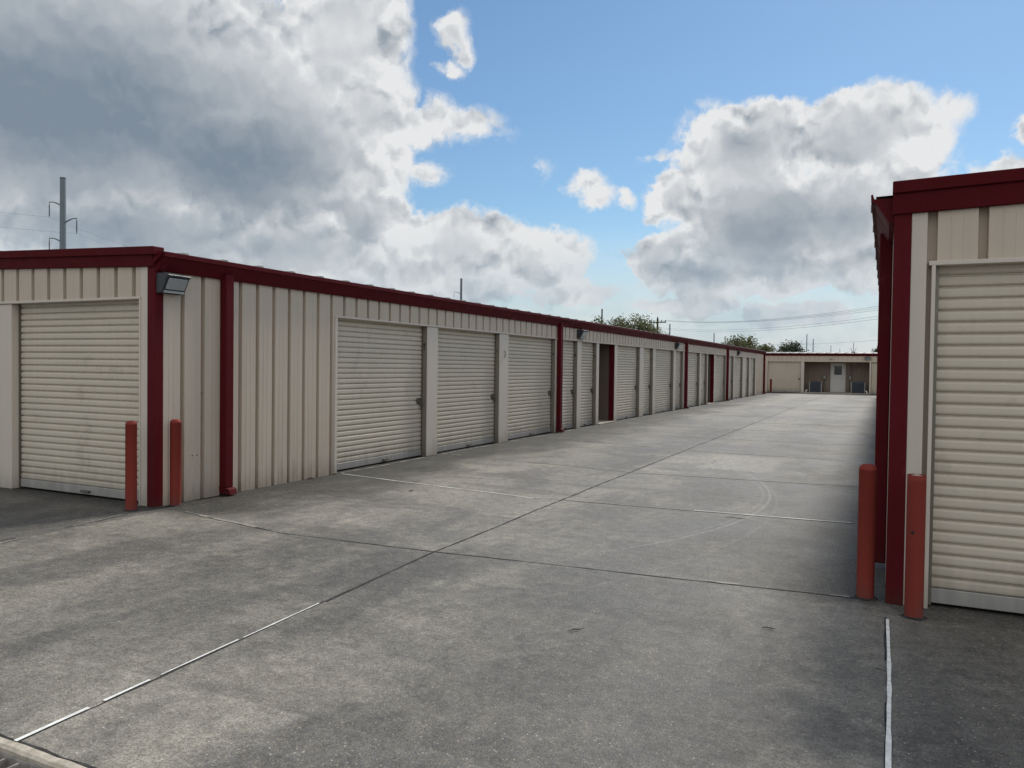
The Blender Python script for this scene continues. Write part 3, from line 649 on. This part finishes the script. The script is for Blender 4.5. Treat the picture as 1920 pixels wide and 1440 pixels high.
m = MB(); F.box(m, -3.33, -2.83, dp + .05, dp + .058, 1.30, 1.92); m.build('window_pane', PANE, dr)
m = MB(); m.tube([F(-2.74, dp + .05, 1.0), F(-2.74, dp + .11, 1.0), F(-2.83, dp + .11, 1.0)], .016, 8); m.build('door_handle', STEEL, dr)
m = MB()
m.prism([F(-22, o, z) for o, z in [(.004, 2.62), (.04, 2.62), (.12, 2.74), (.14, 2.745), (.14, 2.79), (.004, 2.79)]], (36, 0, 0)); m.build('gutter', RED, fb)
# roof rising away from the eave, with seams
m = MB(); prof = [(-22, 0)]; x = -21.8
while x < 13.8: prof += [(x - .03, 0), (x - .02, .036), (x + .02, .036), (x + .03, 0)]; x += .6
prof.append((14, 0)); n = len(prof)
for (ya, za), (yb, zb) in (((YF - .15, 2.80), (YF + 6, 3.0)), ((YF + 6, 3.0), (YF + 12, 2.8))):
    m.add([(x, ya, za + o) for x, o in prof] + [(x, yb, zb + o) for x, o in prof], [(i, i + 1, n + i + 1, n + i) for i in range(n - 1)])
m.build('roof', ROOF, fb)
m = MB(); m.box(-22, -5.3, YF + .35, YF + .4, 0, 2.7); m.box(-.95, 14, YF + .35, YF + .4, 0, 2.7); m.box(-22, 14, YF + 11.9, YF + 12, 0, 2.7); m.build('inner_wall', ALC, fb)
# air-conditioning condensers
def condenser(x, y, label, w=.78, h=.72):
    t = thing('air_conditioner', label, 'air conditioner', (x, y, .05), 'condensers in the far alcove')
    z = .06
    m = MB(); m.box(x - w / 2, x + w / 2, y - .30, y + .30, z, z + h); o = m.build('casing', ACM, t, bevel=.03)
    m = MB()
    for k in range(12): m.box(x - w / 2 + .06, x + w / 2 - .06, y - .315, y - .302, z + .08 + k * .052, z + .10 + k * .052)
    m.build('louvre_grille', DARK, t)
    m = MB(); m.lathe([(.28, z + h + .002), (.28, z + h + .02), (.26, z + h + .02), (.05, z + h + .03), (.0, z + h + .03)], x, y, 20); m.build('fan_guard', DARK, t)
    m = MB()
    for sx in (-1, 1): m.box(x + sx * w / 2 - .03 + (0 if sx < 0 else .0), x + sx * w / 2 + .012, y - .318, y - .29, z, z + h)
    m.build('corner_post', BAR, t)
condenser(-4.48, YF + .75, 'dark blue grey air conditioner left of the white door in the far alcove')
condenser(-1.72, YF + .75, 'dark blue grey air conditioner right of the white door in the far alcove', .86, .74)
def meter(x, y, label, z, upper):
    t = thing('electric_meter', label, 'electric meter', (x, y, 0), 'meters in the far alcove')
    m = MB(); m.box(x - .10, x + .10, y - .12, y, z - .18, z + .16); m.build('meter_box', STEEL, t, bevel=.01)
    m = MB(); m.tube([(x, y - .12, z), (x, y - .19, z)], .075, 14); m.build('meter_glass', LENS, t)
    m = MB(); m.tube([(x - .05, y - .05, .06), (x - .05, y - .05, z - .18)], .025, 8)
    if upper: m.tube([(x + .04, y - .05, z + .16), (x + .04, y - .05, z + .9)], .022, 8)
    m.build('conduit', STEEL, t)
meter(-3.95, YF + 1.45, 'small electric meter box left of the white door in the far alcove', 1.13, False)
meter(-2.28, YF + 1.45, 'small electric meter box with tall conduit right of the white door', 1.12, True)
def drain_pipe(x, y, label, s):
    t = MB(); t.tube([(x, y, .0), (x, y, .14), (x + s * .03, y, .20), (x + s * .10, y, .22)], .035, 8)
    tag(t.build('drain_pipe', PVC, loc=(x, y, 0)), label, 'pipe', 'white pipe stubs in the far alcove')
drain_pipe(-5.08, YF - .02, 'short white drain pipe stub at the left end of the far alcove', 1)
drain_pipe(-1.15, YF - .02, 'short white drain pipe stub at the right end of the far alcove', -1)

# ------------------------------------------------------------------ wall lights
def wall_light(fr, a0, a1, label):
    c = (a0 + a1) / 2
    t = thing('wall_light', label, 'wall light', tuple(fr(c, 0, 2.36)), 'flood lights on the walls')
    prof = [(.0, 2.355), (.0, 2.575), (.13, 2.575), (.20, 2.555), (.20, 2.535), (.18, 2.53), (.11, 2.395), (.095, 2.36)]
    m = MB(); m.prism([fr(a0, o, z) for o, z in prof], fr.u * (a1 - a0)); m.build('housing', DARK, t, bevel=.006)
    m = MB(); e = .028
    q = lambda a, f, lift: fr(a, .11 + (.18 - .11) * f + lift * .86, 2.395 + (2.53 - 2.395) * f - lift * .5)
    m.hexa([q(a0 + e, .06, .0), q(a1 - e, .06, .0), q(a1 - e, .94, .0), q(a0 + e, .94, .0), q(a0 + e, .06, .014), q(a1 - e, .06, .014), q(a1 - e, .94, .014), q(a0 + e, .94, .014)])
    m.build('lens', LENS, t, bevel=.004)
    m = MB(); fr.box(m, a0 + .02, a1 - .02, .085, .112, 2.362, 2.386); m.build('lower_lens', LENS, t)
    return t
wall_light(A, 6.04, 6.35, 'dark flood light with clear lens on the near corner of the left building')
wall_light(A, 18.95, 19.32, 'dark flood light above the two narrow doors of the left building')
wall_light(A, 29.35, 29.72, 'dark flood light in the middle of the left building row')
wall_light(A, 43.0, 43.37, 'farthest dark flood light high on the long left building')
wall_light(F, -1.33, -.97, 'flood light above the right end of the far alcove')
m = MB(); m.lathe([(.0, 2.36), (.05, 2.37), (.075, 2.41), (.07, 2.45), (.0, 2.46)], -3.46, YF - .09, 14)
m.box(-3.52, -3.40, YF - .03, YF - .002, 2.38, 2.48)
tag(m.build('entry_light', LENS, loc=(-3.46, YF, 2.36)), 'small round white light above the white door of the far alcove', 'wall light')

# ------------------------------------------------------------------ bollards
def bollard(x, y, h, r, label, dome=True, tilt=(0, 0)):
    t = thing('bollard', label, 'bollard', (x, y, 0), 'red pipe bollards')
    prof = [(r * 1.03, .0), (r, .02), (r, h - r * .8)]
    if dome: prof += [(r * 1.02, h - r * .78), (r * 1.0, h - r * .6), (r * .88, h - r * .3), (r * .62, h - r * .1), (r * .3, h - .004), (.0005, h)]
    else: prof += [(r, h), (r * .88, h), (r * .88, h - .02), (.0005, h - .012)]
    m = MB(); m.lathe(prof, x, y, 28); m.build('post', REDPOST, t)
    if not dome:
        m = MB(); m.lathe([(r * .86, h - .018), (r * .6, h - .004), (r * .2, h + .002), (.0005, h)], x, y, 20); m.build('concrete_fill', CURB, t)
        m = MB(); a = R(250); c = Vector((x + r * math.cos(a), y + r * math.sin(a), .56)); d = Vector((math.cos(a), math.sin(a), 0)); m.tube([c - d * .01, c + d * .0015], .011, 10); m.build('bolt_hole', BLACK, t)
    # ragged mortar collar where the pipe enters the slab
    m = MB(); seg = 26; vs = []
    for k in range(seg):
        a = 2 * math.pi * k / seg; rr = r * random.uniform(1.15, 1.5); vs += [(x + r * .98 * math.cos(a), y + r * .98 * math.sin(a), .012), (x + rr * math.cos(a), y + rr * math.sin(a), .002)]
    m.add(vs, [(2 * k, 2 * k + 1, (2 * k + 3) % (2 * seg), (2 * k + 2) % (2 * seg)) for k in range(seg)]); m.build('mortar_collar', CRACK, t)
    t.rotation_euler = (tilt[0], tilt[1], 0)
bollard(-7.30, 5.79, .97, .058, 'red domed bollard standing in front of the left gable door')
bollard(-7.125, 6.22, .97, .060, 'red domed bollard close to the ribbed side of the left building corner')
bollard(-.10, 6.02, .95, .058, 'red domed bollard on the aisle side of the right building corner')
bollard(.195, 5.70, .93, .056, 'red bollard with a flat worn open top before the right roll-up door', dome=False)
bollard(-7.15, 56.3, .98, .07, 'dark red bollard at the far end of the left building')

# ------------------------------------------------------------------ dry leaves by the wall foot
def leaf(x, y, rz, s, label):
    m = MB(); c, sn = math.cos(rz), math.sin(rz)
    pts = [(-1, 0, .004), (-.4, .42, .02), (.3, .36, .028), (1, 0, .012), (.3, -.36, .03), (-.4, -.42, .018), (0, 0, .008)]
    vs = [(x + s * (px * c - py * sn), y + s * (px * sn + py * c), .004 + pz * s * 12) for px, py, pz in pts]
    m.add(vs, [(6, i, (i + 1) % 6) for i in range(6)]); o = m.build('dry_leaf', LEAFD, loc=(x, y, 0))
    tag(o, label, 'leaf', 'dry leaves along the left wall')
leaf(W + .05, 8.55, .7, .055, 'dry brown leaf curled against the foot of the ribbed wall')
leaf(W + .07, 8.62, 2.0, .04, 'smaller dry leaf beside the curled leaf at the ribbed wall')
leaf(W + .04, 9.10, 1.2, .045, 'dry leaf at the left jamb of the first aisle door')
leaf(-5.4, 8.35, .2, .04, 'single dark leaf lying alone on the left half of the pavement')

def twig(x, y, rz, L, label):
    c, sn = math.cos(rz), math.sin(rz); m = MB()
    P = lambda a, b, z: (x + a * c - b * sn, y + a * sn + b * c, z)
    m.tube([P(-L, 0, .008), P(-L * .3, L * .12, .012), P(L * .4, -L * .06, .009), P(L, L * .1, .012)], [.002, .0035, .003, .0015], 6)
    m.tube([P(L * .1, 0, .010), P(L * .45, L * .3, .014)], [.002, .001], 6)
    tag(m.build('twig', BARK, loc=(x, y, 0)), label, 'twig', 'twigs lying on the pavement')
twig(-1.66, 4.42, .9, .06, 'dark bent twig lying on the bare foreground concrete')
twig(-.62, 5.0, .1, .04, 'short dark twig lying near the right building bollards')
twig(-1.42, 8.55, -.05, .11, 'thin long twig lying just before the second pavement joint')
m = MB()
for yy, zz in ((6.62, .52), (6.55, .52), (6.68, 1.24)): m.tube([A(yy, -.004, zz), A(yy, .003, zz)], .008, 8)
m.build('screw_hole', BLACK, lb)
# ------------------------------------------------------------------ poles and wires
def at(az, D, z): a = R(az); return Vector((D * math.sin(a), D * math.cos(a), z))
def monopole(base, h, d, label, perp, arms, lean=0):
    t = thing('power_pole', label, 'power pole', tuple(base))
    b = Vector(base); m = MB(); m.tube([b, b + Vector((0, 0, h))], [d * .62, d * .46], 20); m.build('shaft', POLE, t)
    m = MB(); m.tube([b + Vector((0, 0, h)), b + Vector((0, 0, h + .12))], [d * .5, d * .5], 20); m.build('cap', POLE, t)
    tips = []
    for s, z, L in arms:
        p = b + Vector((0, 0, z)); dv = Vector(perp) * s
        pts = [p + dv * (L * f) + Vector((0, 0, .55 * math.sin(f * math.pi * .55))) for f in (0, .25, .5, .75, 1)]
        m = MB(); m.tube(pts, [.10, .085, .07, .055, .05], 8); am = m.build('davit_arm', POLE, t)
        e = pts[-1]; m = MB(); 
        m.tube([e, e - Vector((0, 0, .3))], .03, 6)
        prof = []; zz = .3
        while zz < 1.45: prof += [(.035, e.z - zz), (.075, e.z - zz - .05), (.035, e.z - zz - .06)]; zz += .085
        m.lathe(prof, e.x, e.y, 8); m.tube([e - Vector((0, 0, 1.4)), e - Vector((0, 0, 1.62))], .03, 6)
        m.build('insulator', DARK, am); tips.append(e - Vector((0, 0, 1.62)))
    return tips
pA = at(-55.49, 96.5, 0); pB = at(-29.38, 221, 0)
ln = (pB - pA).normalized(); perp = Vector((ln.y, -ln.x, 0))
ARMS = [(-1, 18.05, 1.75), (1, 16.2, 1.75), (-1, 14.2, 1.75)]
ta = monopole(pA, 21.0, .62, 'tall grey steel power pole with three curved arms behind the left building', perp, ARMS)
tb = monopole(pB, 26.1, .66, 'distant grey steel power pole with curved arms above the middle of the left roof', perp, [(-1, 21.9, 2.1), (1, 18.6, 2.1), (-1, 17.0, 2.1)])
def wire(p, q, sag, label, r=.022, n=22):
    r *= .42
    pts = [p.lerp(q, i / n) - Vector((0, 0, sag * 4 * (i / n) * (1 - i / n))) for i in range(n + 1)]
    m = MB(); m.tube(pts, r, 5, cap=False)
    tag(m.build('power_line', WIRE, loc=tuple(p)), label, 'power line', 'overhead power lines')
NM = ['upper', 'middle', 'lower']
for i in range(3):
    e = ta[i] - (tb[i] - ta[i]) * 1.0; e.z = ta[i].z + 1.5
    wire(e, ta[i], 4.2, '%s thin wire running left from the tall steel pole' % NM[i], .024, 40)
    wire(ta[i], tb[i], 5.5, '%s thin wire from the tall steel pole to the distant one' % NM[i], .016, 30)
def thin_pole(az, D, tanel, r, label, cat='utility pole', name='utility_pole', mat=POLE):
    b = at(az, D, 0); h = 1.6 + D * tanel
    m = MB(); m.tube([b, b + Vector((0, 0, h * .6)), b + Vector((0, 0, h))], [r * 1.25, r, r * .85], 8); m.build(name, mat, loc=tuple(b))
    o = bpy.data.objects[[k for k in ORG if k.startswith(name)][-1]]; tag(o, label, cat); return b + Vector((0, 0, h))
thin_pole(-19.08, 108, .0745, .12, 'plain dark pole rising through the leftmost bushy tree', mat=WOODP)
thin_pole(-14.22, 112, .0558, .10, 'plain short pole just right of the crossarm pole', mat=POLE)
thin_pole(-11.13, 125, .0446, .09, 'thin lone pole above the roof between the two tree groups', mat=POLE)
thin_pole(-7.69, 120, .0318, .09, 'stubby pole beside the small tree at the far end of the left roof', mat=WOODP)
thin_pole(-4.95, 150, .0433, .085, 'taller thin mast over the far building roof', 'mast', 'mast')
thin_pole(-4.54, 150, .0374, .085, 'thin mast just right of the tallest one over the far roof', 'mast', 'mast')
thin_pole(-3.41, 165, .0298, .06, 'faint short mast over the white door of the far building', 'mast', 'mast')
thin_pole(-2.85, 165, .0262, .05, 'tiny mast barely topping the far building roof', 'mast', 'mast')
# crossarm pole
b = at(-15.09, 118, 0); cp = thing('crossarm_pole', 'wooden utility pole with a crossarm among the trees', 'utility pole', tuple(b))
hp = 1.6 + 118 * .0632
m = MB(); m.tube([b, b + Vector((0, 0, hp))], [.19, .14], 10); m.build('shaft', WOODP, cp)
cr_ = Vector((math.cos(R(-20)), math.sin(R(-20)) * -.3, 0)).normalized()
m = MB(); c = b + Vector((0, 0, hp - .62)); m.tube([c - cr_ * 1.25, c + cr_ * 1.25], .085, 6); m.build('crossarm', WOODP, cp)
ins = []
for s in (-1.15, -.55, .55, 1.15):
    m = MB(); q = c + cr_ * s; m.lathe([(.03, q.z + .05), (.07, q.z + .12), (.05, q.z + .22), (.075, q.z + .27), (.02, q.z + .33)], q.x, q.y, 8); m.build('insulator', DARK, cp); ins.append(q + Vector((0, 0, .3)))
m = MB(); m.lathe([(.03, hp), (.07, hp + .1), (.03, hp + .25)], b.x, b.y, 8); m.build('insulator', DARK, cp)
def span(p, az2, D2, z2, sag, label): wire(p, at(az2, D2, z2), sag, label, .026, 26)
RP = 4.0
span(ins[3], RP, 64, 1.6 + 64 * .0880, .95, 'topmost wire running right from the crossarm pole')
span(ins[2], RP, 65, 1.6 + 65 * .0850, .95, 'second wire from the top running right from the crossarm pole')
span(ins[1], RP, 66, 1.6 + 66 * .0815, .95, 'third wire from the top running right from the crossarm pole')
span(b + Vector((0, 0, 1.6 + 118 * .0515)), RP, 66, 1.6 + 66 * .0755, 1.0, 'upper wire of the lower pair below the crossarm wires')
span(b + Vector((0, 0, 1.6 + 118 * .0500)), RP, 67, 1.6 + 67 * .0725, 1.05, 'lower wire of the lower pair below the crossarm wires')
span(at(-7.69, 120, 1.6 + 120 * .0305), RP, 90, 1.6 + 90 * .0440, .35, 'lowest wire sloping gently above the far building roof')
# small antenna on the far roof
ab = Vector((-2.17, YF + 3.2, 2.91)); an = thing('roof_antenna', 'small antenna with splayed whips on the far building roof', 'antenna', tuple(ab))
m = MB(); m.tube([ab, ab + Vector((0, 0, .72))], .018, 6); m.build('mast', DARK, an)
for s in (-1, 1):
    m = MB(); m.tube([ab + Vector((s * .05, 0, .05)), ab + Vector((s * .20, 0, .34))], .014, 6); m.build('whip', DARK, an)
m = MB(); m.box(ab.x - .14, ab.x + .14, ab.y - .1, ab.y + .1, ab.z, ab.z + .06); m.build('base', DARK, an)

# ------------------------------------------------------------------ trees beyond the roofs
def tree(az, D, top, width, label, leaf, dens=1.0, seed=1, name='bushy_tree'):
    rnd = random.Random(seed); b = at(az, D, 0); H = 1.6 + D * top
    t = thing(name, label, 'tree', tuple(b), 'trees beyond the left roof')
    tm = MB(); lm = MB(); tips = []
    def grow(p, d, L, r, lev):
        q = p + d * L; mid = p.lerp(q, .5) + Vector((rnd.uniform(-1, 1), rnd.uniform(-1, 1), rnd.uniform(-.3, .6))) * L * .07
        tm.tube([p, mid, q], [r, r * .82, r * .62], 6 if lev < 2 else 4, cap=False)
        if lev >= 2: tips.append((mid, L)); 
        if lev == 4: tips.append((q, L)); return
        for k in range(3 if lev < 3 else 2):
            a = rnd.uniform(0, 2 * math.pi); e = rnd.uniform(.45, .95)
            side = Vector((math.cos(a), math.sin(a), 0)); nd = (d * math.cos(e) + side * math.sin(e) * 1.05 + Vector((0, 0, .10))).normalized()
            grow(q, nd, L * rnd.uniform(.62, .86), r * .6, lev + 1)
    for k in range(3):
        a = k * 2.1 + rnd.uniform(-.4, .4); grow(b + Vector((.12 * math.cos(a), .12 * math.sin(a), -.1)), Vector((math.cos(a) * .45, math.sin(a) * .45, 1)).normalized(), H * .30, H * .022, 0)
    pts = [q for q, L in tips]; zc = max(p.z for p in pts); sx = max((Vector((p.x - b.x, p.y - b.y, 0))).length for p in pts)
    # fit crown to the height and spread seen in the picture
    fz, fx = (H - .15) / zc, width / 2 / sx
    def fit(v): return Vector((b.x + (v.x - b.x) * fx, b.y + (v.y - b.y) * fx, v.z * fz))
    tm.v = [fit(v) for v in tm.v]
    for q, L in tips:
        q = fit(q)
        for k in range(int(rnd.choice((7, 12, 20, 26)) * dens)):
            o = q + Vector((rnd.gauss(0, .34), rnd.gauss(0, .34), rnd.gauss(.0, .24)))
            ax = Vector((rnd.gauss(0, 1), rnd.gauss(0, 1), rnd.gauss(0, .8))).normalized(); bx = ax.cross(Vector((rnd.gauss(0, 1), rnd.gauss(0, 1), rnd.gauss(0, 1)))).normalized()
            s = rnd.uniform(.07, .16); lm.quad(o - ax * s - bx * s * .4, o + ax * s - bx * s * .4, o + ax * s * .8 + bx * s * .4, o - ax * s * .8 + bx * s * .4)
    tm.build('trunk', BARK, t); lm.build('crown', leaf, t)
tree(-19.1, 92, .0665, 5.0, 'sparse green tree around the leftmost dark pole', LEAF1, .34, 3)
tree(-16.9, 90, .0660, 6.4, 'largest bushy green tree above the middle of the left roof', LEAF1, .62, 5)
tree(-15.4, 95, .0570, 4.6, 'sparse bushy tree around the crossarm pole', LEAF1, .5, 9)
tree(-9.3, 95, .0420, 4.9, 'round green tree near the far end of the left roof', LEAF1, .7, 12)
tree(-7.7, 100, .0300, 2.6, 'small sparse tree low behind the end of the left roof', LEAF1, .4, 14)
tree(-6.35, 105, .0350, 5.0, 'dark spreading tree at the left end of the far roof', LEAF2, .65, 21)
tree(-.3, 100, .0262, 1.6, 'small dark tree peeking beside the right building', LEAF2, 1.2, 30)
